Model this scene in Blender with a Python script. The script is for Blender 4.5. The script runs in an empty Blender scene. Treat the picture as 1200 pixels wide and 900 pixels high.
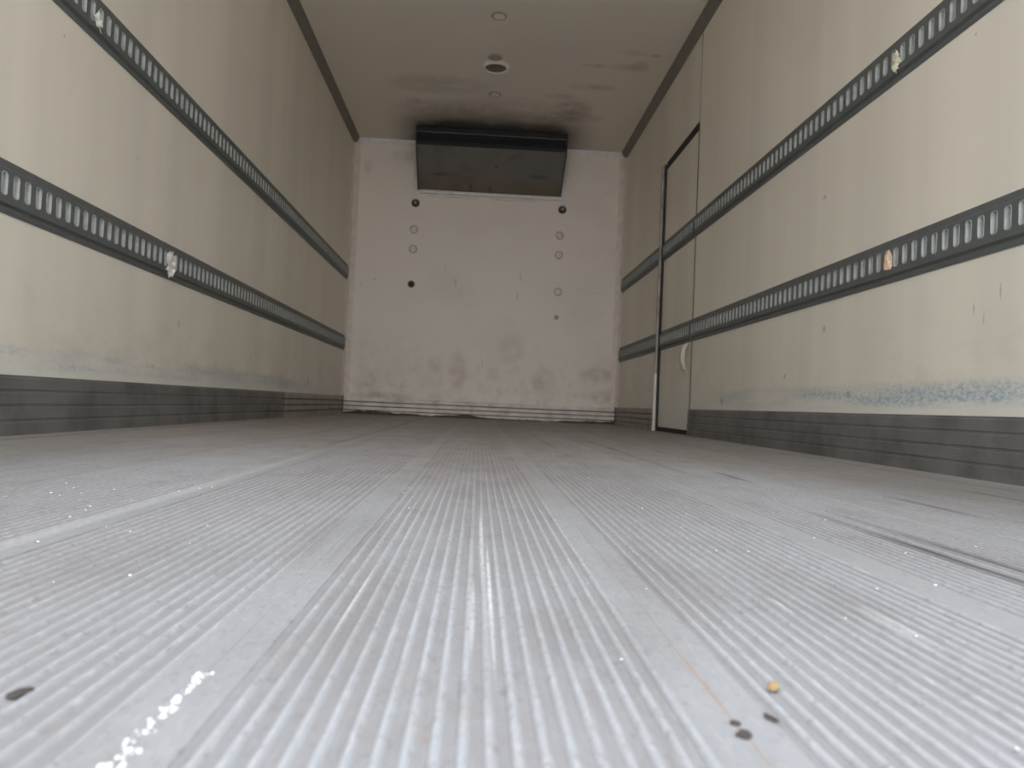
import bpy, math, random
from mathutils import Matrix, Vector

random.seed(7)
S = bpy.context.scene
COL = S.collection

# ------------------------------------------------------------------ camera
YAW, PITCH, ROLL = 0.0433, 0.0281, 0.0430
CX, CH, FPX = -0.0224, 0.1321, 900.0
fwd = Vector((math.sin(YAW)*math.cos(PITCH), math.cos(YAW)*math.cos(PITCH), math.sin(PITCH)))
r0 = Vector((math.cos(YAW), -math.sin(YAW), 0)); u0 = r0.cross(fwd)
rt = math.cos(ROLL)*r0 + math.sin(ROLL)*u0
up = -math.sin(ROLL)*r0 + math.cos(ROLL)*u0
cam_d = bpy.data.cameras.new('camera'); cam = bpy.data.objects.new('camera', cam_d); COL.objects.link(cam)
cam.matrix_world = Matrix(((rt.x, up.x, -fwd.x, CX), (rt.y, up.y, -fwd.y, 0), (rt.z, up.z, -fwd.z, CH), (0, 0, 0, 1)))
cam_d.sensor_width = 36; cam_d.sensor_fit = 'HORIZONTAL'; cam_d.lens = FPX*36/1200
cam_d.clip_start = 0.02; cam_d.clip_end = 200
cam_d.dof.use_dof = True; cam_d.dof.focus_distance = 1.1; cam_d.dof.aperture_fstop = 10
S.camera = cam

# ------------------------------------------------------------------ overcast sky (CIE: zenith three times the horizon)
SKY = 1.0
w = bpy.data.worlds.new('overcast'); S.world = w; w.use_nodes = True
nt = w.node_tree; nt.nodes.clear()
tc = nt.nodes.new('ShaderNodeTexCoord'); sx = nt.nodes.new('ShaderNodeSeparateXYZ')
mr = nt.nodes.new('ShaderNodeMapRange'); mr.inputs['From Min'].default_value = 0; mr.inputs['From Max'].default_value = 1
mr.inputs['To Min'].default_value = 0.95*SKY; mr.inputs['To Max'].default_value = 1.0*SKY
bg = nt.nodes.new('ShaderNodeBackground'); bg.inputs['Color'].default_value = (0.90, 0.945, 1.0, 1)
wo = nt.nodes.new('ShaderNodeOutputWorld')
nt.links.new(tc.outputs['Generated'], sx.inputs[0]); nt.links.new(sx.outputs['Z'], mr.inputs['Value'])
nt.links.new(mr.outputs[0], bg.inputs['Strength']); nt.links.new(bg.outputs[0], wo.inputs['Surface'])

vs = S.view_settings
vs.view_transform = 'Standard'; vs.look = 'None'; vs.gamma = 1; vs.use_curve_mapping = False
vs.exposure = 1.98
S.cycles.diffuse_bounces = 10; S.cycles.max_bounces = 12      # light reaches the bulkhead only by many bounces between pale walls

# ------------------------------------------------------------------ helpers
XL, XR, D, H = -1.23, 1.23, 6.889, 2.471
Y0 = -0.06           # rear sill of the load box, just behind the lens

class NT:
    def __init__(s, name):
        s.m = bpy.data.materials.new(name); s.m.use_nodes = True
        s.t = s.m.node_tree; s.b = s.t.nodes['Principled BSDF']; s._p = None
    def n(s, typ, **kw):
        o = s.t.nodes.new(typ)
        for k, v in kw.items(): setattr(o, k, v)
        return o
    def put(s, sock, v):
        if isinstance(v, bpy.types.NodeSocket): s.t.links.new(v, sock)
        elif isinstance(v, tuple) and len(v) == 3 and sock.type == 'RGBA': sock.default_value = (*v, 1)
        else: sock.default_value = v
    def pos(s):
        if s._p is None:
            g = s.n('ShaderNodeNewGeometry'); x = s.n('ShaderNodeSeparateXYZ')
            s.t.links.new(g.outputs['Position'], x.inputs[0]); s._g = g; s._p = x.outputs
        return s._p
    def math(s, op, a, b=0.0, clamp=False):
        o = s.n('ShaderNodeMath', operation=op, use_clamp=clamp); s.put(o.inputs[0], a); s.put(o.inputs[1], b); return o.outputs[0]
    def noise(s, scale, detail=3.0, rough=0.55, off=(0, 0, 0)):
        s.pos(); mp = s.n('ShaderNodeMapping'); s.t.links.new(s._g.outputs['Position'], mp.inputs['Vector'])
        mp.inputs['Scale'].default_value = scale; mp.inputs['Location'].default_value = off
        o = s.n('ShaderNodeTexNoise'); s.t.links.new(mp.outputs[0], o.inputs['Vector'])
        o.inputs['Scale'].default_value = 1; o.inputs['Detail'].default_value = detail; o.inputs['Roughness'].default_value = rough
        return o.outputs[0]
    def ss(s, v, a, b, lo=0.0, hi=1.0):
        o = s.n('ShaderNodeMapRange', interpolation_type='SMOOTHSTEP')
        if a > b: a, b, lo, hi = b, a, hi, lo
        s.put(o.inputs['Value'], v); s.put(o.inputs['From Min'], a); s.put(o.inputs['From Max'], b)
        s.put(o.inputs['To Min'], lo); s.put(o.inputs['To Max'], hi); return o.outputs[0]
    def mul(s, a, b): return s.math('MULTIPLY', a, b)
    def mix(s, f, a, b):
        o = s.n('ShaderNodeMix', data_type='RGBA'); s.put(o.inputs[0], f); s.put(o.inputs[6], a); s.put(o.inputs[7], b); return o.outputs[2]
    def blob(s, ax, a0, ra, bx, b0, rb, wob=None, k=0.8):
        p = s.pos()
        da = s.math('DIVIDE', s.math('SUBTRACT', p[ax], a0), ra); db = s.math('DIVIDE', s.math('SUBTRACT', p[bx], b0), rb)
        d = s.math('ADD', s.mul(da, da), s.mul(db, db))
        if wob is not None: d = s.math('ADD', d, s.mul(s.math('SUBTRACT', wob, 0.5), k*3))
        m = s.ss(d, 1.0, 0.0)
        return m if wob is None else s.mul(m, s.ss(wob, .30, .68, .15, 1.0))
    def bump(s, h, strength=0.3, dist=0.002):
        o = s.n('ShaderNodeBump'); s.put(o.inputs['Height'], h); o.inputs['Strength'].default_value = strength
        o.inputs['Distance'].default_value = dist; s.t.links.new(o.outputs[0], s.b.inputs['Normal'])
    def done(s, color, rough=0.5, metal=0.0, spec=0.5):
        s.put(s.b.inputs['Base Color'], color); s.put(s.b.inputs['Roughness'], rough)
        s.put(s.b.inputs['Metallic'], metal); s.b.inputs['Specular IOR Level'].default_value = spec
        return s.m

def plain(name, c, rough=0.5, metal=0.0, var=0.06, scale=18.0, dirt=None):
    t = NT(name); nz = t.noise((scale,)*3, 4)
    d = dirt if dirt else tuple(v*(1-var*2.5) for v in c)
    t.bump(nz, 0.15, 0.001)
    return t.done(t.mix(t.ss(nz, 0.35, 0.75), c, d), rough, metal)

def link(name, me, mat, parent=None, loc=None):
    o = bpy.data.objects.new(name, me); COL.objects.link(o)
    if mat is not None and not me.materials: me.materials.append(mat)
    if parent is not None: o.parent = parent
    if loc is not None: o.location = loc
    return o
def mesh(name, vs_, fs, smooth=False):
    me = bpy.data.meshes.new(name); me.from_pydata(vs_, [], fs); me.update()
    import bmesh
    b = bmesh.new(); b.from_mesh(me); bmesh.ops.recalc_face_normals(b, faces=b.faces); b.to_mesh(me); b.free()
    if smooth: me.polygons.foreach_set('use_smooth', [True]*len(me.polygons))
    return me
def tag(o, label=None, cat=None, group=None, kind=None):
    if label: o['label'] = label
    if cat: o['category'] = cat
    if group: o['group'] = group
    if kind: o['kind'] = kind
    return o
def empty(name, loc): 
    o = bpy.data.objects.new(name, None); COL.objects.link(o); o.location = loc; o.empty_display_size = 0.1; return o
def boxm(x0, x1, y0, y1, z0, z1, bev=0.0, org=(0, 0, 0)):
    import bmesh
    b = bmesh.new(); bmesh.ops.create_cube(b, size=1)
    for v in b.verts:
        v.co = Vector((x0+(v.co.x+.5)*(x1-x0), y0+(v.co.y+.5)*(y1-y0), z0+(v.co.z+.5)*(z1-z0))) - Vector(org)
    if bev: bmesh.ops.bevel(b, geom=b.edges[:], offset=bev, segments=2, affect='EDGES', profile=0.6)
    me = bpy.data.meshes.new('box'); b.to_mesh(me); b.free(); return me
def extr(profile, a0, a1, axis='y', org=(0, 0, 0), closed=True, caps=True, segs=1, smooth=False):
    """profile of 2-D points swept along an axis: 'y' takes (x,z), 'x' takes (y,z), 'z' takes (x,y)"""
    n = len(profile); V = []; F = []
    for k in range(segs+1):
        a = a0+(a1-a0)*k/segs
        for p in profile:
            q = {'y': (p[0], a, p[1]), 'x': (a, p[0], p[1]), 'z': (p[0], p[1], a)}[axis]
            V.append((q[0]-org[0], q[1]-org[1], q[2]-org[2]))
    for k in range(segs):
        for i in range(n if closed else n-1):
            j = (i+1) % n; F.append((k*n+i, k*n+j, (k+1)*n+j, (k+1)*n+i))
    if closed and caps: F.append(tuple(range(n))); F.append(tuple(segs*n+i for i in range(n)))
    return mesh('extrusion', V, F, smooth)
def lathe(prof, n=32, smooth=True):
    V = []; F = []
    for (r, z) in prof:
        for k in range(n): V.append((r*math.cos(2*math.pi*k/n), r*math.sin(2*math.pi*k/n), z))
    for i in range(len(prof)-1):
        for k in range(n):
            l = (k+1) % n; F.append((i*n+k, i*n+l, (i+1)*n+l, (i+1)*n+k))
    F.append(tuple(range(n))); F.append(tuple((len(prof)-1)*n+k for k in range(n)))
    me = mesh('lathe', V, F)
    if smooth:
        me.polygons.foreach_set('use_smooth', [True]*len(me.polygons))
        me.set_sharp_from_angle(angle=math.radians(40))
    return me
def lump(seed, sx_, sy_, sz_, sub=2, jag=0.35):
    import bmesh
    rnd = random.Random(seed); b = bmesh.new(); bmesh.ops.create_icosphere(b, subdivisions=sub, radius=1)
    for v in b.verts:
        k = 1+jag*(rnd.random()-.5); v.co = Vector((v.co.x*sx_*k, v.co.y*sy_*k, max(v.co.z*k, -0.6)*sz_+0.6*sz_))
    me = bpy.data.meshes.new('lump'); b.to_mesh(me); b.free(); return me

# ------------------------------------------------------------------ materials
CREAM = (0.86, 0.80, 0.695)
def wall_mat(name, side):
    t = NT(name); p = t.pos()
    band = t.noise((0.0, 2.6, 0.0), 3, 0.6, (0, 3.1*side, 0))            # faint vertical lay-up bands of the laminate
    col = t.mix(t.ss(band, 0.3, 0.7), CREAM, tuple(v*0.91 for v in CREAM))
    big = t.noise((1.2, 0.8, 1.6), 4); col = t.mix(t.mul(t.ss(big, 0.5, 0.8), 0.25), col, (0.60, 0.55, 0.46))
    # grime and blue paint scuffed onto the strip above the kick plate
    low = t.ss(p[2], 0.55, 0.18); gr = t.noise((3, 5, 9), 5, 0.65)
    col = t.mix(t.mul(t.mul(low, t.ss(gr, 0.45, 0.75)), 0.25), col, (0.40, 0.37, 0.33))
    zb = t.mul(t.ss(p[2], 0.168, 0.190), t.ss(p[2], 0.265, 0.215))
    pale = t.mul(t.ss(p[2], 0.25, 0.20), 0.45); col = t.mix(pale, col, (0.76, 0.77, 0.73))
    n1 = t.noise((1, 1.1 if side < 0 else 0.7, 9), 3, 0.6, (0, 1.7*side, 0)); n2 = t.noise((70, 45, 110), 4, 0.75)
    bl = t.mul(zb, t.ss(n1, 0.40, 0.62)); bl = t.mul(bl, t.ss(n2, 0.40, 0.64, .25, 1))
    far = t.ss(p[1], 6.6, 5.6) if side < 0 else t.ss(p[1], 4.15, 3.6)
    col = t.mix(t.mul(t.mul(bl, far), 0.62 if side < 0 else 0.78), col, (0.20, 0.30, 0.38) if side < 0 else (0.15, 0.32, 0.44))
    # small dark nicks
    nick = [(2.19, 1.117, .006, .006), (2.67, .921, .004, .010), (2.69, .93, .003, .012), (3.12, .40, .012, .022), (1.96, .30, .007, .02), (4.1, .33, .008, .02), (2.9, .22, .008, .014), (5.5, .25, .02, .05)] if side < 0 else \
           [(2.78, .955, .018, .012), (1.92, 1.15, .005, .006), (1.90, .43, .004, .022), (1.86, .40, .003, .02), (1.80, .46, .004, .03), (3.1, .30, .01, .02), (2.55, .22, .02, .02), (3.9, .20, .03, .03), (2.75, .46, .014, .02)]
    for (y, z, ry, rz) in nick: col = t.mix(t.mul(t.blob(1, y, ry*1.1, 2, z, rz*.9, n2, 0.6), 0.7), col, (0.17, 0.14, 0.11))
    t.bump(t.noise((3, 3, 3), 2), 0.08, 0.004)
    return t.done(col, 0.42, 0.0, 0.4)

def bulkhead_mat():
    t = NT('bulkhead_laminate'); c0 = (0.93, 0.845, 0.75); p = t.pos()
    n = t.noise((1.5, 1, 1.5), 5); col = t.mix(t.mul(t.ss(n, 0.45, 0.8), 0.25), c0, (0.60, 0.54, 0.47))
    n2 = t.noise((9, 9, 9), 5, 0.7); n3 = t.noise((40, 40, 40), 3)
    low = t.ss(p[2], 0.95, 0.15); col = t.mix(t.mul(t.mul(low, t.ss(n2, 0.45, 0.75)), 0.35), col, (0.42, 0.34, 0.27))
    for (x, z, rx, rz, a, c) in [(-.22, .42, .06, .13, .55, (.38, .19, .11)), (.26, .64, .09, .10, .3, (.40, .26, .19)), (-.42, .47, .05, .06, .3, (.38, .27, .2)),
                                 (1.05, .44, .12, .05, .55, (.30, .20, .12)), (.56, .36, .08, .09, .4, (.28, .22, .18)), (-1.0, .28, .10, .10, .4, (.36, .31, .26)), (.1, .40, .05, .05, .3, (.4, .3, .22)),
                                 (1.10, .24, .10, .05, .5, (.30, .2, .13)), (-.9, .165, .22, .03, .6, (.2, .15, .11)), (-1.1, 2.22, .03, .05, .35, (.4, .36, .31)), (-.78, 2.33, .10, .04, .4, (.40, .36, .32))]:
        col = t.mix(t.mul(t.blob(0, x, rx*1.7, 2, z, rz*1.7, n2, .5), a*.8), col, c)
    for (x, z, rx, rz) in [(.312, 1.29, .012, .05), (.29, 1.12, .008, .06), (-.27, 1.22, .012, .05), (-.23, 1.10, .01, .03), (-.99, 1.21, .018, .018), (-1.11, 1.15, .01, .02), (1.06, 2.1, .03, .01), (1.02, 1.18, .02, .01), (1.07, .99, .015, .015), (.0, .5, .008, .06), (-.37, 1.35, .01, .04)]:
        col = t.mix(t.mul(t.blob(0, x, rx*1.2, 2, z, rz*1.1, n3, 0.6), 0.4), col, (.30, .26, .21))
    t.bump(n, 0.1, 0.004)
    return t.done(col, 0.45, 0, 0.4)

def ceiling_mat():
    t = NT('ceiling_laminate'); p = t.pos(); n = t.noise((1.1, .9, 1), 4); n2 = t.noise((7, 7, 7), 5, .65)
    col = t.mix(t.mul(t.ss(n, .45, .8), .25), (.84, .785, .71), (.72, .66, .58))
    soot = (.055, .047, .042)
    col = t.mix(t.math('MINIMUM', t.mul(t.mul(t.ss(t.math('ABSOLUTE', p[0]), .95, .45), t.ss(p[1], 5.95, 6.5)), t.ss(n2, .1, .6, .6, 1.1)), .92), col, soot)     # soot blown out of the cooler
    for (x, y, rx, ry, a) in [(-.42, 5.62, .34, .16, .45), (-.35, 6.05, .4, .15, .45), (.62, 5.95, .14, .20, .75), (.50, 5.70, .12, .05, .4), (.72, 5.50, .16, .05, .45), (.15, 6.05, .6, .25, .35), (.60, 6.1, .25, .1, .5), (-.62, 5.95, .06, .07, .4),
                              (.88, 5.14, .10, .05, .4), (.98, 5.13, .06, .09, .45), (.70, 5.15, .05, .03, .45), (.62, 5.15, .04, .02, .35), (1.05, 4.95, .03, .02, .9), (.9, 4.93, .10, .04, .25)]:
        col = t.mix(t.mul(t.blob(0, x, rx*1.4, 1, y, ry*1.4, n2, .4), a*.8), col, (.20, .17, .145))
    for (x, y, rx, ry) in [(1.0, 4.80, .10, .05), (.95, 5.22, .12, .03), (.92, 4.99, .1, .02)]:
        col = t.mix(t.mul(t.blob(0, x, rx*1.3, 1, y, ry*1.3, n2, .5), .35), col, (.80, .77, .70))
    t.bump(n, .12, .006)
    return t.done(col, 0.5, 0, .35)

def floor_mat():
    t = NT('worn_aluminium'); p = t.pos()
    n = t.noise((2.2, 1.0, 2), 5, .6); fine = t.noise((330, 70, 200), 4, .75); speck = t.noise((150, 90, 100), 5, .75, (3, 1, 0)); streak = t.noise((90, 2.0, 1), 4, .65); mid = t.noise((14, 6, 10), 5, .65)
    col = t.mix(t.ss(n, .35, .7), (.475, .49, .525), (.385, .385, .40))
    col = t.mix(t.mul(t.ss(streak, .5, .75), .35), col, (.26, .245, .24))
    col = t.mix(t.mul(t.ss(fine, .50, .68), .5), col, (.66, .67, .70))
    col = t.mix(t.mul(t.ss(speck, .52, .68), .6), col, (.23, .22, .215))
    col = t.mix(t.mul(t.ss(mid, .52, .74), .45), col, (.27, .25, .24))
    # grime settled between the ribs
    col = t.mix(t.mul(t.ss(p[2], -.0004, -.0018), t.ss(mid, .15, .6, .25, .75)), col, (.30, .29, .295))
    flat = t.mul(t.ss(p[2], -.00075, -.00065), t.ss(p[2], -.00045, -.00055)); col = t.mix(t.mul(flat, .5), col, (.32, .32, .33))
    # dirt and scrapes with shapes of their own, and daylight fall-off painted along the depth
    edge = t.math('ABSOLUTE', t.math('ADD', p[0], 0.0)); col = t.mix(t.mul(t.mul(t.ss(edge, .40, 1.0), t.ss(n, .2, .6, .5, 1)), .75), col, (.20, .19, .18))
    col = t.mix(t.mul(t.mul(t.ss(p[1], .8, 2.6), t.ss(n, .2, .55, .4, 1)), .6), col, (.33, .285, .255))   # brown, darker tint growing inward: fall-off of daylight painted into the floor colour
    for (x, y, rx, ry, a, c) in [(-.03, .363, .035, .028, .35, (.28, .28, .28)), (-.024, .362, .0022, .010, .6, (.12, .11, .10)), (-.004, .362, .0018, .006, .6, (.14, .11, .10)), (-.11, .40, .05, .07, .3, (.24, .225, .22)), (.06, .46, .05, .08, .35, (.22, .205, .2)), (.22, .58, .07, .10, .35, (.22, .21, .205)), (-.27, .62, .08, .12, .35, (.22, .21, .205)),
                                 (.452, .72, .010, .36, .95, (.09, .087, .08)), (.487, .80, .011, .26, .8, (.10, .097, .09)), (.71, 1.20, .012, .14, .8, (.12, .11, .10)), (.97, 1.42, .012, .14, .7, (.12, .11, .1)), (.53, 1.64, .01, .14, .7, (.12, .11, .1)),
                                 (-.437, 3.6, .010, 1.7, .7, (.12, .11, .10)), (.441, 2.6, .010, 1.0, .7, (.12, .11, .10)), (.235, 2.9, .008, 1.2, .5, (.13, .12, .11)), (.60, 3.2, .012, .9, .5, (.13, .12, .11)),
                                 (-.09, .52, .03, .10, .35, (.2, .19, .18)), (.13, .62, .05, .12, .35, (.2, .18, .17)), (-.15, .75, .05, .14, .4, (.2, .18, .17)), (0, 1.5, .35, .5, .25, (.26, .215, .2))]:
        col = t.mix(t.mul(t.blob(0, x, rx*1.3, 1, y, ry*1.3, streak if ry > .1 else mid, .35), a), col, c)
    for (x, y, rx, ry, a) in [(-.008, .56, .0016, .17, .95), (-.0135, .78, .0018, .2, .8), (-.020, .50, .0018, .08, .7), (-.098, .52, .0018, .09, .45), (-.405, 1.0, .011, .8, .3), (.20, .54, .0015, .02, .9), (.255, .5, .006, .05, .4)]:
        col = t.mix(t.mul(t.blob(0, x, rx*1.3, 1, y, ry*1.3, fine, .35), a), col, (.86, .86, .87))
    col = t.mix(t.mul(t.blob(0, .0945, .0020, 1, .33, .17, mid, .2), .8), col, (.45, .33, .25))
    rst = t.noise((60, 26, 60), 4, .7, (9, 4, 0)); rm = t.mul(t.ss(rst, .60, .74), t.mul(t.ss(t.math('ABSOLUTE', t.math('ADD', p[0], .02)), .16, .04), t.ss(p[1], .75, .4)))
    col = t.mix(t.mul(rm, .6), col, (.45, .30, .22))
    t.bump(t.math('ADD', t.mul(fine, .5), t.math('ADD', t.mul(speck, .6), mid)), .8, .0014)
    return t.done(col, t.ss(mid, .3, .7, .5, .7), 0.12, .25)

M = {}
M['wl'] = wall_mat('cream_laminate_left', -1); M['wr'] = wall_mat('cream_laminate_right', 1)
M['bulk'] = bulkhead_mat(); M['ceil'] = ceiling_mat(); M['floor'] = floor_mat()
M['sub'] = plain('dark_underfloor', (.05, .048, .045), .8)
M['shell'] = plain('outer_shell', (.55, .55, .54), .5)
M['kick'] = plain('dirty_kick_plate', (.23, .225, .22), .5, .3, .16, 6)
M['kickwhite'] = plain('scuffed_pale_kick_plate', (.42, .375, .345), .5, .1, .1, 9, (.30, .26, .235))
M['kickback'] = plain('scuffed_bulkhead_kick_plate', (.88, .80, .72), .5, .05, .2, 9, (.62, .53, .46))
M['crack'] = plain('dark_joint_fill', (.045, .035, .03), .9)
M['grime'] = plain('caked_grime', (.13, .105, .09), .9, 0, .2, 30)
M['cove'] = plain('grey_brown_cove', (.22, .20, .175), .6)
M['mould'] = plain('white_moulding', (.90, .86, .84), .4)
M['corner'] = plain('pale_corner_trim', (.80, .71, .625), .45)
M['rail'] = plain('dark_grey_painted_steel', (.135, .145, .142), .5, .1, .05, 30)
M['cup'] = plain('bare_galvanised_slot', (.42, .435, .42), .5, .1, .12, 40)
M['seal'] = plain('black_rubber', (.025, .022, .02), .7)
M['gasket'] = plain('brown_door_gasket', (.14, .12, .105), .7)
M['joint'] = plain('grimy_panel_joint', (.34, .30, .26), .6)
M['jamb'] = plain('worn_door_post', (.42, .38, .34), .45, .3, .2, 9, (.16, .13, .12))
M['jambw'] = plain('white_door_post_foot', (.80, .76, .70), .45)
M['handle'] = plain('yellowed_nylon', (.70, .64, .52), .45)
M['black'] = plain('black_cooler_plastic', (.012, .012, .013), .55)
M['seam'] = plain('grey_louvre_edge', (.30, .29, .28), .5)
M['smoke'] = plain('dark_band', (.02, .02, .02), .6)
t = NT('grey_cooler_underside'); p = t.pos(); n = t.noise((5, 5, 5), 4); n2 = t.noise((3, 20, 30), 4)
c = t.mix(t.ss(p[2], 2.17, 2.06), (.205, .192, .178), (.205, .170, .13)); c = t.mix(t.mul(t.ss(n, .45, .75), .4), c, (.09, .08, .07))
for (x, z, rx, rz) in [(-.43, 2.135, .14, .012), (.43, 2.15, .13, .014), (-.17, 2.06, .02, .03), (.0, 2.05, .02, .03), (.05, 2.20, .03, .008)]:
    c = t.mix(t.mul(t.blob(0, x, rx, 2, z, rz*1.4, n2, .3), .75), c, (.05, .042, .036))
M['under'] = t.done(c, .5, .1)
M['rust'] = plain('rusty_bolt', (.10, .075, .055), .8, .2, .2, 120)
M['cap'] = plain('cream_plastic_cap', (.86, .80, .72), .4)
M['caprim'] = plain('grimy_cap_rim', (.42, .37, .32), .6)
M['hole'] = plain('dark_plug', (.05, .04, .032), .8)
M['lens'] = plain('brown_lamp_lens', (.15, .105, .075), .35, 0, .2, 40)
M['lamp'] = plain('cream_lamp_ring', (.90, .86, .78), .4)
M['paper'] = plain('white_paper', (.82, .81, .76), .8)
M['foam'] = plain('peach_foam', (.86, .62, .42), .85, 0, .15, 160)
M['yellow'] = plain('pale_yellow_paper', (.78, .74, .55), .8)
M['crust'] = plain('white_crust', (.92, .92, .92), .8)
M['dark'] = plain('dark_dirt', (.07, .06, .055), .9)
M['amber'] = plain('amber_crumb', (.36, .23, .09), .8)
M['yard'] = plain('pale_concrete_yard', (.50, .485, .46), .9, 0, .1, 1.5)

# ------------------------------------------------------------------ the setting
g = link('ground', boxm(-40, 40, -60, 30, -1.3, -1.15), M['yard']); tag(g, kind='structure')
fl = link('floor', boxm(XL-.06, XR+.06, Y0, D+.06, -.10, -.008), M['sub']); tag(fl, kind='structure')
JOINTS = [XL+.002, -1.145, -.895, -.645, -.395, -.145, .0945, .345, .595, .845, 1.095, XR-.002]
def plank(x0, x1):
    g2 = .0001; a, b = x0+g2, x1-g2; wd = b-a; mrg = .014
    P = [(a, -.008), (a, -.0006)]
    n = int((wd-2*mrg)/.0107) if wd > .06 else 0
    if n:
        s0 = a+(wd-n*.0107)/2
        P.append((s0, -.0006))
        for i in range(n):
            q = s0+i*.0107
            P += [(q+.0006, -.0018), (q+.0052, -.0021), (q+.0064, -.0008), (q+.0072, 0), (q+.0088, 0), (q+.0097, -.0008)]
            if i == n-1: P.append((q+.0107, -.0006))
    P += [(b, -.0006), (b, -.008)]
    return extr(P, Y0, D-.004)
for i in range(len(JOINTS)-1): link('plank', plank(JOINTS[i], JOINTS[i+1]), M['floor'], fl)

o = link('wall_left', boxm(XL-.06, XL, Y0, D+.06, -.10, H+.06), M['wl']); tag(o, kind='structure')
o = link('wall_back', boxm(XL, XR, D, D+.06, -.10, H+.06), M['bulk']); tag(o, kind='structure')
o = link('ceiling', boxm(XL, XR, Y0, D, H, H+.06), M['ceil']); tag(o, kind='structure')
DY0, DY1, DZ = 4.500, 5.300, 1.885
wr = link('wall_right', boxm(XR+.03, XR+.06, Y0, D+.06, -.10, H+.06), M['shell']); tag(wr, kind='structure')
link('panel', boxm(XR, XR+.03, Y0, DY0-.006, -.008, H), M['wr'], wr)
link('panel', boxm(XR, XR+.03, DY0, DY1-.002, DZ, H), M['wr'], wr)
link('panel', boxm(XR, XR+.03, DY1, D, -.008, H), M['wr'], wr)

link('panel_joint', boxm(XR-.002, XR+.010, DY0-.008, DY0+.002, DZ-.02, H-.05), M['joint'], wr)

# coves and mouldings
def cove(name, s):
    x = XL if s < 0 else XR
    P = [(x, H), (x-s*-.0 - s*.050, H), (x-s*.046, H-.008), (x-s*.010, H-.046), (x, H-.052)]
    o = link(name, extr(P, Y0, D), M['cove']); tag(o, kind='structure')
cove('trim_1', -1); cove('trim_2', 1)
P = [(D, H-.044), (D-.010, H-.044), (D-.013, H-.030), (D-.020, H-.026), (D-.024, H-.006), (D-.024, H), (D, H)]
o = link('trim_3', extr(P, XL+.04, XR-.04, 'x'), M['mould']); tag(o, kind='structure')
for nm, s in (('trim_4', -1), ('trim_5', 1)):
    x = XL if s < 0 else XR
    P = [(x, D), (x, D-.045), (x-s*.006, D-.045), (x-s*.012, D-.020), (x-s*.030, D-.012), (x-s*.058, D-.006), (x-s*.058, D)]
    o = link(nm, extr(P, .155, H-.045, 'z'), M['corner']); tag(o, kind='structure')

# kick plates: ribbed extrusions
def kick_profile(h, t0, n, gd=.0035):
    """(depth from wall, height) from the floor up, n flutes"""
    P = [(0, -.006), (t0, -.006)]; st = h/n
    for k in range(n):
        z = k*st; tt = t0-.003*k/n
        P += [(tt, z+.003 if k else 0), (tt, z+st-.008), (tt-gd, z+st-.006), (tt-gd, z+st-.0005)]
    P += [(.004, h), (0, h)]
    return P
def kick_side(s, y0, y1, mat, parent, h=.156):
    x = XL if s < 0 else XR
    return link('kick_panel', extr([(x-s*d, z) for d, z in kick_profile(h, .016, 4)], y0, y1), mat, parent)
kl = empty('baseboard_left', (XL, 0, 0)); kl['kind'] = 'structure'
kr = empty('baseboard_right', (XR, 0, 0)); kr['kind'] = 'structure'
kb = empty('baseboard_back', (0, D, 0)); kb['kind'] = 'structure'
def reorg(o, p): o.location = (-p.location.x, -p.location.y, -p.location.z)
for s, a, b, m, pr in ((-1, Y0, 4.80, 'kick', kl), (-1, 4.802, D-.022, 'kickwhite', kl), (1, Y0, DY0-.012, 'kick', kr), (1, DY1+.032, D-.022, 'kickwhite', kr)):
    reorg(kick_side(s, a, b, M[m], pr), pr)
o = link('kick_panel', extr([(D-d, z) for d, z in kick_profile(.150, .020, 4, .006)], XL+.012, XR-.012, 'x'), M['kickback'], kb); reorg(o, kb)
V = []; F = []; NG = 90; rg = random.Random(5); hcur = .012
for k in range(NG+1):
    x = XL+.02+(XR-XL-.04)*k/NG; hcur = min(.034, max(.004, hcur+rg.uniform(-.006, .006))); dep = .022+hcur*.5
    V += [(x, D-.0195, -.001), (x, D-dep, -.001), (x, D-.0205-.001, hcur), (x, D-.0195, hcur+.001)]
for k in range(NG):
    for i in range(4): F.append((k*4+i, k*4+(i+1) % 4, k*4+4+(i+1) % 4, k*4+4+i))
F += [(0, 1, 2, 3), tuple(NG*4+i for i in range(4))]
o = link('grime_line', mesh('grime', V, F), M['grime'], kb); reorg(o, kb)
for x in (XL+.006, XR-.012):
    o = link('corner_gap', boxm(x-.010, x+.012, D-.026, D-.018, -.004, .158), M['crack'], kb); reorg(o, kb)

for k in (1, 2, 3):
    z = .150/4*k
    o = link('groove_strip', boxm(XL+.014, XR-.014, D-.0165, D-.012, z-.0055, z+.0015), M['crack'], kb); reorg(o, kb)  # near-black strip lying in each kick plate groove
    for s, a, b, pr in ((-1, 4.802, D-.022, kl), (1, DY1+.032, D-.022, kr)):
        x = XL if s < 0 else XR; zz = .156/4*k
        o = link('groove_strip', boxm(min(x, x-s*.0125), max(x, x-s*.0125), a, b, zz-.0055, zz+.001), M['crack'], pr); reorg(o, pr)

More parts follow.
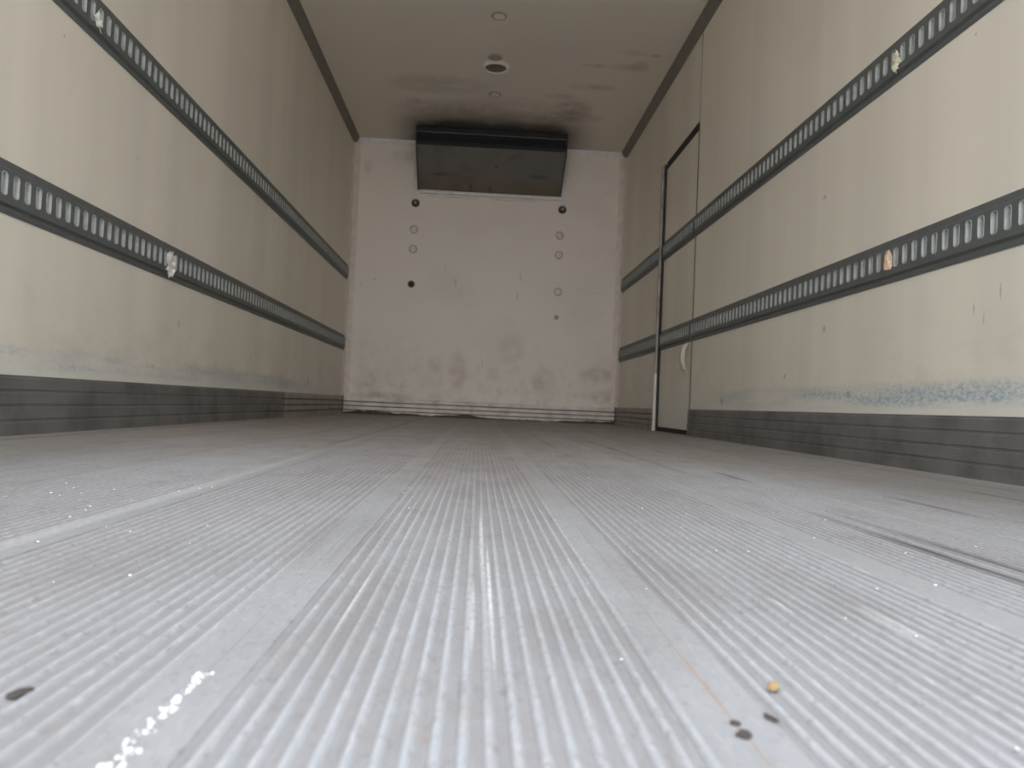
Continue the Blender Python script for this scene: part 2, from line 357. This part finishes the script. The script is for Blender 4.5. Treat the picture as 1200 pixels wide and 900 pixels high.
# ------------------------------------------------------------------ cargo rails with rolled slots
PITCH_S, HW, HH = .0492, .0128, .0295
def octa(hw, hh, c):
    return [(-hw+c, hh), (hw-c, hh), (hw, hh-c), (hw, -hh+c), (hw-c, -hh), (-hw+c, -hh), (-hw, -hh+c), (-hw, hh-c)]
def rail_face(length, n, start, s):
    """local frame: origin on the wall, y along the rail; s=+1 right wall (face looks to -x)"""
    V = []; F = []
    def q(d, y, z): V.append((-s*d, y, z)); return len(V)-1
    prof = [(0, .0665), (.003, .0665), (.003, .048), (.012, .042), (.012, .036)]
    for sg in (1, -1):
        pr = prof if sg > 0 else [(0, .0665), (.003, .0665), (.005, .060), (.005, .056), (.003, .052), (.003, .048), (.012, .042), (.012, .036)]
        for (d0, z0), (d1, z1) in zip(pr, pr[1:]):
            F.append((q(d0, 0, sg*z0), q(d0, length, sg*z0), q(d1, length, sg*z1), q(d1, 0, sg*z1)))
    # end strips without slots
    hp = PITCH_S/2
    for a, b in ((0, start-hp), (start+(n-1)*PITCH_S+hp, length)):
        if b-a > 1e-4: F.append((q(.012, a, .036), q(.012, b, .036), q(.012, b, -.036), q(.012, a, -.036)))
    for e in (0, length):
        F.append(tuple(q(d, e, z) for d, z in prof)+tuple(q(d, e, -z) for d, z in reversed(prof)))
    oc = [(a, b+.005) for a, b in octa(HW, HH, .006)]
    for i in range(n):
        yc = start+i*PITCH_S
        O = [q(.012, yc-hp, .036), q(.012, yc+hp, .036), q(.012, yc+hp, -.036), q(.012, yc-hp, -.036)]
        I = [q(.012, yc+a, b) for a, b in oc]
        F += [(O[0], O[1], I[1], I[0]), (O[1], I[2], I[1]), (O[1], O[2], I[3], I[2]), (O[2], I[4], I[3]),
              (O[2], O[3], I[5], I[4]), (O[3], I[6], I[5]), (O[3], O[0], I[7], I[6]), (O[0], I[0], I[7])]
    me = bpy.data.meshes.new('rail_face'); me.from_pydata(V, [], F); me.update(); return me
def cup_mesh(s):
    V = []; F = []
    for d, hw, hh, c in ((.0118, HW, HH, .006), (.0130, HW-.0003, HH-.0003, .0058), (.0132, HW-.0010, HH-.0010, .0055), (.0120, HW-.0026, HH-.0024, .0052), (.0080, HW-.0042, HH-.0034, .005), (.001, HW-.0056, HH-.0040, .0045)):
        for a, b in octa(hw, hh, c): V.append((-s*d, a, b))
    for k in range(5):
        for i in range(8): F.append((k*8+i, k*8+(i+1) % 8, (k+1)*8+(i+1) % 8, (k+1)*8+i))
    F.append(tuple(40+i for i in range(8)))
    me = bpy.data.meshes.new('slot_cup'); me.from_pydata(V, [], F); me.update()
    me.polygons.foreach_set('use_smooth', [True]*len(me.polygons)); me.set_sharp_from_angle(angle=math.radians(50))
    me.materials.append(M['cup']); return me
CUP = {1: cup_mesh(1), -1: cup_mesh(-1)}
def slots(y0, y1, phase):
    k0 = math.ceil((y0+.018-phase)/PITCH_S); k1 = math.floor((y1-.018-phase)/PITCH_S)
    return phase+k0*PITCH_S-y0, k1-k0+1
def rail(name, s, y0, y1, zc, phase, parent=None, dx=0.0):
    x = (XL if s < 0 else XR)+dx
    st, n = slots(y0, y1, phase)
    me = rail_face(y1-y0, n, st, s)
    if parent is None:
        root = empty(name, (x, y0, zc)); f = link('rail_face', me, M['rail'], root)
        host = f
    else:
        root = link(name, me, M['rail'], parent, (x-parent.location.x, y0-parent.location.y, zc-parent.location.z)); host = root
    for i in range(n): link('slot_cup', CUP[s], None, host, (0, st+i*PITCH_S, .005))
    return root
ZL, ZU = .625, 1.249
YF = 0.9      # rails run on towards the rear door beyond the edge of the picture
G = 'slotted cargo rails along the side walls'
tag(rail('cargo_rail', -1, Y0+.25, D-.05, ZL, 1.995), 'dark grey slotted steel cargo rail, lower one on the unbroken wall facing the side door', 'cargo rail', G)
tag(rail('cargo_rail', -1, Y0+.25, D-.05, ZU, 2.36), 'dark grey slotted steel cargo rail, upper one on the unbroken wall facing the side door', 'cargo rail', G)
tag(rail('cargo_rail', 1, Y0+.25, DY0-.012, ZL, 1.764), 'dark slotted cargo rail, lower one up to the side door with peach foam in it', 'cargo rail', G)
tag(rail('cargo_rail', 1, Y0+.25, DY0-.012, ZU, 2.25), 'dark grey slotted cargo rail, upper one running up to the side door', 'cargo rail', G)
tag(rail('cargo_rail', 1, DY1+.035, D-.05, ZL, 5.38), 'short lower piece of slotted rail between the side door and the bulkhead', 'cargo rail', G)
tag(rail('cargo_rail', 1, DY1+.035, D-.05, ZU, 5.38), 'short upper piece of slotted rail between the side door and the bulkhead', 'cargo rail', G)

# ------------------------------------------------------------------ side door
dr = empty('door_1', (XR, DY0, 0)); tag(dr, kind='structure')
def dpart(name, me, mat, parent=dr):
    o = link(name, me, mat, parent); reorg(o, dr); return o
dpart('door_leaf', boxm(XR+.001, XR+.026, DY0+.003, DY1-.012, .030, DZ-.055, .002), M['wr'])
dpart('head_gap', boxm(XR+.001, XR+.028, DY0+.001, DY1-.003, DZ-.056, DZ-.001), M['seal'])
dpart('bottom_seal', boxm(XR-.001, XR+.025, DY0+.006, DY1-.014, .001, .029), M['seal'])
dpart('edge_seal', boxm(XR-.016, XR+.020, DY1-.012, DY1-.001, .0, DZ-.02), M['seal'])
dpart('edge_seal', boxm(XR-.003, XR+.010, DY0-.010, DY0+.002, .156, DZ-.02), M['gasket'])
po = dpart('door_post', boxm(XR-.028, XR+.002, DY1, DY1+.030, .40, DZ-.02, .003), M['jamb'])
dpart('door_post_foot', boxm(XR-.034, XR+.002, DY1-.002, DY1+.030, .0, .398, .004), M['jambw'])
rail('rail_segment', 1, DY0+.012, DY1-.020, ZL, 4.56, dr, .001)
rail('rail_segment', 1, DY0+.012, DY1-.020, ZU, 4.56, dr, .001)
# bowed nylon grab loop
V = []; F = []; NS = 14
for k in range(NS+1):
    a = k/NS; z = .385+.165*a; bow = .034*math.sin(math.pi*a)**.5
    for (dx, dy) in ((.004, -.026), (-.018, -.018), (-.018, .018), (.004, .026)): V.append((XR+.001-bow+dx, DY0+.085+dy-.02*math.sin(math.pi*a), z))
for k in range(NS):
    for i in range(4): F.append((k*4+i, k*4+(i+1) % 4, k*4+4+(i+1) % 4, k*4+4+i))
F += [(0, 1, 2, 3), tuple(NS*4+i for i in range(4))]
o = dpart('pull_handle', mesh('loop', V, F, True), M['handle']); o['label'] = 'yellowed bowed grab loop'
for z in (.380, .548): dpart('handle_screw', boxm(XR-.010, XR-.001, DY0+.070, DY0+.100, z-.012, z+.012, .003), M['handle'])

# ------------------------------------------------------------------ cooling unit under the ceiling
UY, UB = 6.47, D
cu = empty('cooling_unit', (0, 6.68, 2.0)); tag(cu, 'black fronted wedge shaped cooling unit hung under the ceiling on the bulkhead', 'cooling unit')
def upart(name, me, mat, parent=cu):
    o = link(name, me, mat, parent); o.location = (-cu.location.x, -cu.location.y, -cu.location.z); return o
UX = .640
upart('housing', extr([(UB-.002, 2.045), (UB-.002, 2.462), (UY+.03, 2.462), (UY+.03, 2.315)], -UX+.012, UX-.012, 'x'), M['black'])
upart('underside_panel', extr([(UY+.004, 2.308), (UB-.030, 2.032), (UB-.020, 2.044), (UY+.014, 2.320)], -UX+.006, UX-.006, 'x'), M['under'])
for s in (-1, 1):
    upart('side_plate', extr([(UB-.004, 2.030), (UB-.004, 2.466), (UY, 2.466), (UY, 2.308)], s*UX-.004, s*UX+.004, 'x'), M['black'])
fr = upart('outlet_grille', boxm(-UX, UX, UY, UY+.014, 2.308, 2.345, .002), M['black'])
for z in (2.352, 2.372, 2.392): upart('louvre', boxm(-UX+.01, UX-.01, UY+.004, UY+.022, z, z+.012), M['black'])
upart('top_strip', boxm(-UX, UX, UY-.002, UY+.016, 2.415, 2.464, .002), M['black'])
upart('louvre_edge', boxm(-UX, UX, UY-.005, UY+.002, 2.4145, 2.4185), M['seam'])
upart('drip_lip', boxm(-UX+.02, UX+.01, UB-.040, UB-.002, 2.000, 2.028, .003), M['mould'])
upart('drip_rail', boxm(-.57, -.10, UB-.026, UB-.002, 1.978, 1.997, .003), M['mould'])
upart('drip_rail', boxm(.02, .44, UB-.026, UB-.002, 1.978, 1.997, .003), M['mould'])
for a, b in ((-.688, -.648), (.650, .700)):
    upart('wall_flange', boxm(a, b, UB-.012, UB-.001, 1.965, 2.36, .003), M['mould'])

# ------------------------------------------------------------------ caps, bolts and plug on the bulkhead
def on_back(name, x, z, parts, label, cat, group=None):
    root = empty(name, (x, D, z)); tag(root, label, cat, group)
    for nm, prof, mat in parts:
        o = link(nm, lathe(prof, 24), mat, root); o.rotation_euler = (math.pi/2, 0, 0)
    return root
capP = [('rim', [(.036, 0), (.036, .004), (.031, .006), (.029, .004)], M['caprim']), ('disc', [(.0285, 0), (.0285, .007), (.022, .010), (.004, .011)], M['cap'])]
GC = 'round plastic caps in the bulkhead'
on_back('screw_cap', -.665, 1.673, capP, 'round cream cap right below the rusty bolt, in the column with the dark plug', 'cap', GC)
on_back('screw_cap', -.664, 1.496, capP, 'round cream cap next above the dark plug', 'cap', GC)
on_back('screw_cap', .651, 1.688, capP, 'round cream cap directly below the rusty bolt, uppermost of three on the side door side', 'cap', GC)
on_back('screw_cap', .650, 1.510, capP, 'round cream cap, middle of three on the side door side of the bulkhead', 'cap', GC)
on_back('screw_cap', .657, 1.176, capP, 'round cream cap, lowest of three with a grimy rim, level with the dark plug', 'cap', GC)
on_back('screw_cap', .651, .944, [('rim', [(.022, 0), (.022, .002), (.019, .003)], M['caprim']), ('disc', [(.0185, 0), (.0185, .004), (.004, .005)], M['caprim'])], 'small faint flush cap lowest down on the bulkhead', 'cap')
on_back('hole_plug', -.665, 1.180, [('rim', [(.034, 0), (.034, .003), (.028, .004)], M['caprim']), ('plug', [(.0275, 0), (.0275, .007), (.018, .010), (.003, .009)], M['hole'])], 'dark round plug in the bulkhead below two cream caps', 'plug')
for k, (x, z, lb) in enumerate(((-.660, 1.912, 'rusty bolt under the cooling unit above the caps and the dark plug'), (.664, 1.923, 'rusty bolt under the cooling unit on the side door side'))):
    root = empty('rusty_bolt', (x, D, z)); tag(root, lb, 'bolt', 'rusty bolts under the cooling unit')
    o = link('washer', lathe([(.036, 0), (.038, .003), (.030, .007), (.02, .007)], 9), M['rust'], root); o.rotation_euler = (math.pi/2, .3*k, 0)
    o = link('head', lathe([(.021, 0), (.021, .020), (.017, .024)], 6, False), M['rust'], root); o.rotation_euler = (math.pi/2, 0, 0)
    o = link('nut', lathe([(.013, .0), (.013, .034), (.010, .036)], 10), M['caprim'], root); o.rotation_euler = (math.pi/2, 0, 0)

# ------------------------------------------------------------------ ceiling lamp and ceiling plugs
def on_ceil(name, x, y, parts, label, cat, group=None):
    root = empty(name, (x, y, H)); tag(root, label, cat, group)
    for nm, prof, mat in parts: link(nm, lathe([(r, -z) for r, z in prof], 36), mat, root)
on_ceil('ceiling_lamp', 0, 5.25, [('base_ring', [(.090, 0), (.093, .012), (.087, .020), (.077, .020), (.072, .012)], M['lamp']), ('lens', [(.0718, .0), (.0718, .013), (.045, .019), (.01, .020)], M['lens'])],
        'round ceiling lamp with a brown lens in a cream ring', 'lamp')
on_ceil('ceiling_plug', -.008, 5.10, [('rim', [(.048, 0), (.048, .010), (.040, .014), (.036, .010)], M['caprim']), ('disc', [(.0355, 0), (.0355, .008), (.01, .010)], M['cap'])],
        'cream ceiling plug right beside the brown ceiling lamp', 'plug', 'ceiling plugs')
for y, lb in ((4.554, 'cream ceiling plug farthest from the cooling unit'), (5.724, 'cream ceiling plug between the brown lamp and the cooling unit')):
    on_ceil('ceiling_plug', .003, y, [('rim', [(.047, 0), (.047, .006), (.040, .010), (.036, .007)], M['caprim']), ('disc', [(.0355, 0), (.0355, .008), (.01, .012)], M['lamp'])], lb, 'plug', 'ceiling plugs')

# ------------------------------------------------------------------ scraps stuck on the rails
def scrap(name, s, y, z, wd, ht, seed, mat, label, d=.0125, jag=.3, cr=.004):
    rnd = random.Random(seed); nx, nz = 5, 8; V = []; F = []
    for lay in (0, 1):
        for i in range(nx+1):
            for j in range(nz+1):
                a, b = i/nx-.5, j/nz-.5
                e = 1+jag*(rnd.random()-.5)*(2 if (i in (0, nx) or j in (0, nz)) else 0.4)
                V.append([a*wd*e*(1-.5*abs(b)), b*ht*e, rnd.random()*cr])
        if lay: 
            for k in range(len(V)//2): V[k+len(V)//2] = [V[k][0], V[k][1], V[k][2]+.0012]
    N = (nx+1)*(nz+1); V = [(-s*(c+.0), a, b) for a, b, c in V]
    for i in range(nx):
        for j in range(nz):
            q = [i*(nz+1)+j, (i+1)*(nz+1)+j, (i+1)*(nz+1)+j+1, i*(nz+1)+j+1]; F.append(tuple(q)); F.append(tuple(N+k for k in reversed(q)))
    bd = [i*(nz+1) for i in range(nx+1)]+[nx*(nz+1)+j for j in range(1, nz+1)]+[i*(nz+1)+nz for i in range(nx-1, -1, -1)]+[j for j in range(nz-1, 0, -1)]
    for k in range(len(bd)): a, b = bd[k], bd[(k+1) % len(bd)]; F.append((a, b, N+b, N+a))
    o = link(name, mesh('scrap', V, F), mat, None, ((XL if s < 0 else XR)-s*d, y, z)); tag(o, label, 'scrap'); return o
scrap('paper_scrap', -1, 2.965, .612, .075, .085, 3, M['paper'], 'torn white paper scrap hanging on the lower rail opposite the side door', cr=.014)
scrap('paper_scrap', -1, 2.335, 1.235, .034, .044, 5, M['paper'], 'small torn white paper shred stuck on the upper rail opposite the side door', jag=.6, cr=.01)
scrap('paper_scrap', 1, 2.275, 1.235, .040, .060, 8, M['yellow'], 'pale yellow paper shred caught in a slot of the upper rail by the side door', cr=.01)
o = link('foam_plug', lump(4, .011, .017, .036, 3, .30), M['foam'], None, (XR-.014, 2.292, .597)); tag(o, 'peach coloured foam plug filling a slot of the lower rail by the side door', 'foam')

# ------------------------------------------------------------------ litter on the floor
def crumb(name, x, y, sz, seed, mat, label, cat, group=None, flat=.5, z=0.0, lng=1.0):
    o = link(name, lump(seed, sz, sz*lng, sz*flat, 2, .5), mat, None, (x, y, z)); o.rotation_euler = (0, 0, seed*.7)
    return tag(o, label, cat, group)
crumb('dirt_crumb', .0935, .317, .0035, 1, M['dark'], 'larger of two dark dirt crumbs lying on the rusty plank joint', 'crumb', z=-.001)
crumb('dirt_crumb', .0940, .329, .0024, 2, M['dark'], 'smaller of two dark dirt crumbs lying on the rusty plank joint', 'crumb', z=-.001)
crumb('dirt_crumb', -.213, .342, .0038, 4, M['dark'], 'flat dark dirt chip lying alone between the ribs', 'crumb', flat=.3, lng=1.6, z=-.001)
crumb('dirt_crumb', .112, .335, .0018, 5, M['dark'], 'thin dark sliver between the orange crumb and the rusty plank joint', 'crumb', flat=.3, lng=2.6)
crumb('orange_crumb', .127, .371, .0026, 6, M['amber'], 'tiny orange crumb on the aluminium floor', 'crumb', flat=.8)
# crusty white line along a plank joint
rnd = random.Random(11); V = []; F = []
for k in range(120):
    a = rnd.random(); y = .255+.118*a; x = -.1455+rnd.gauss(0, .0018); r = .0004+.0009*rnd.random()**2
    me = lump(100+k, r, r*1.4, r*.7, 1, .6); b0 = len(V)
    V += [(v.co.x+x, v.co.y+y, v.co.z-.0007) for v in me.vertices]; F += [tuple(b0+i for i in p_.vertices) for p_ in me.polygons]; bpy.data.meshes.remove(me)
o = link('white_crust', mesh('crust', V, F), M['crust']); tag(o, 'crumbly white crust strewn along a plank joint of the floor', 'crust', kind='stuff')
# white flecks
spots = [(.214, .737), (.248, .743), (.357, .842), (-.388, .669), (-.316, .644), (-.414, 1.044), (-.542, .973), (-.441, .854), (-.511, .983), (.255, .468), (.30, .60), (.36, .62), (.205, .31), (-.39, 1.10), (-.40, 1.08), (.196, 1.469), (.06, .41), (.27, .345)]
for k in range(46):
    spots.append((-.62+.36*rnd.random(), .72+.5*rnd.random()) if k < 20 else ((.10+.5*rnd.random(), .45+.6*rnd.random()) if k < 36 else (-.35+.45*rnd.random(), .5+.9*rnd.random())))
FL = [lump(300+k, .0022, .0026, .0013, 1, .6) for k in range(5)]
for k, (x, y) in enumerate(spots):
    sc = (.55 if k < 18 else .22+.35*rnd.random())*min(1.4, .55+.6*y)
    o = link('white_fleck', FL[k % 5], M['crust'], None, (x, y, -.0008 if k % 3 else 0)); o.scale = (sc, sc, sc); o.rotation_euler = (0, 0, k)
    tag(o, 'tiny white fleck of debris lying on the ribbed aluminium floor', 'fleck', 'white flecks on the floor')
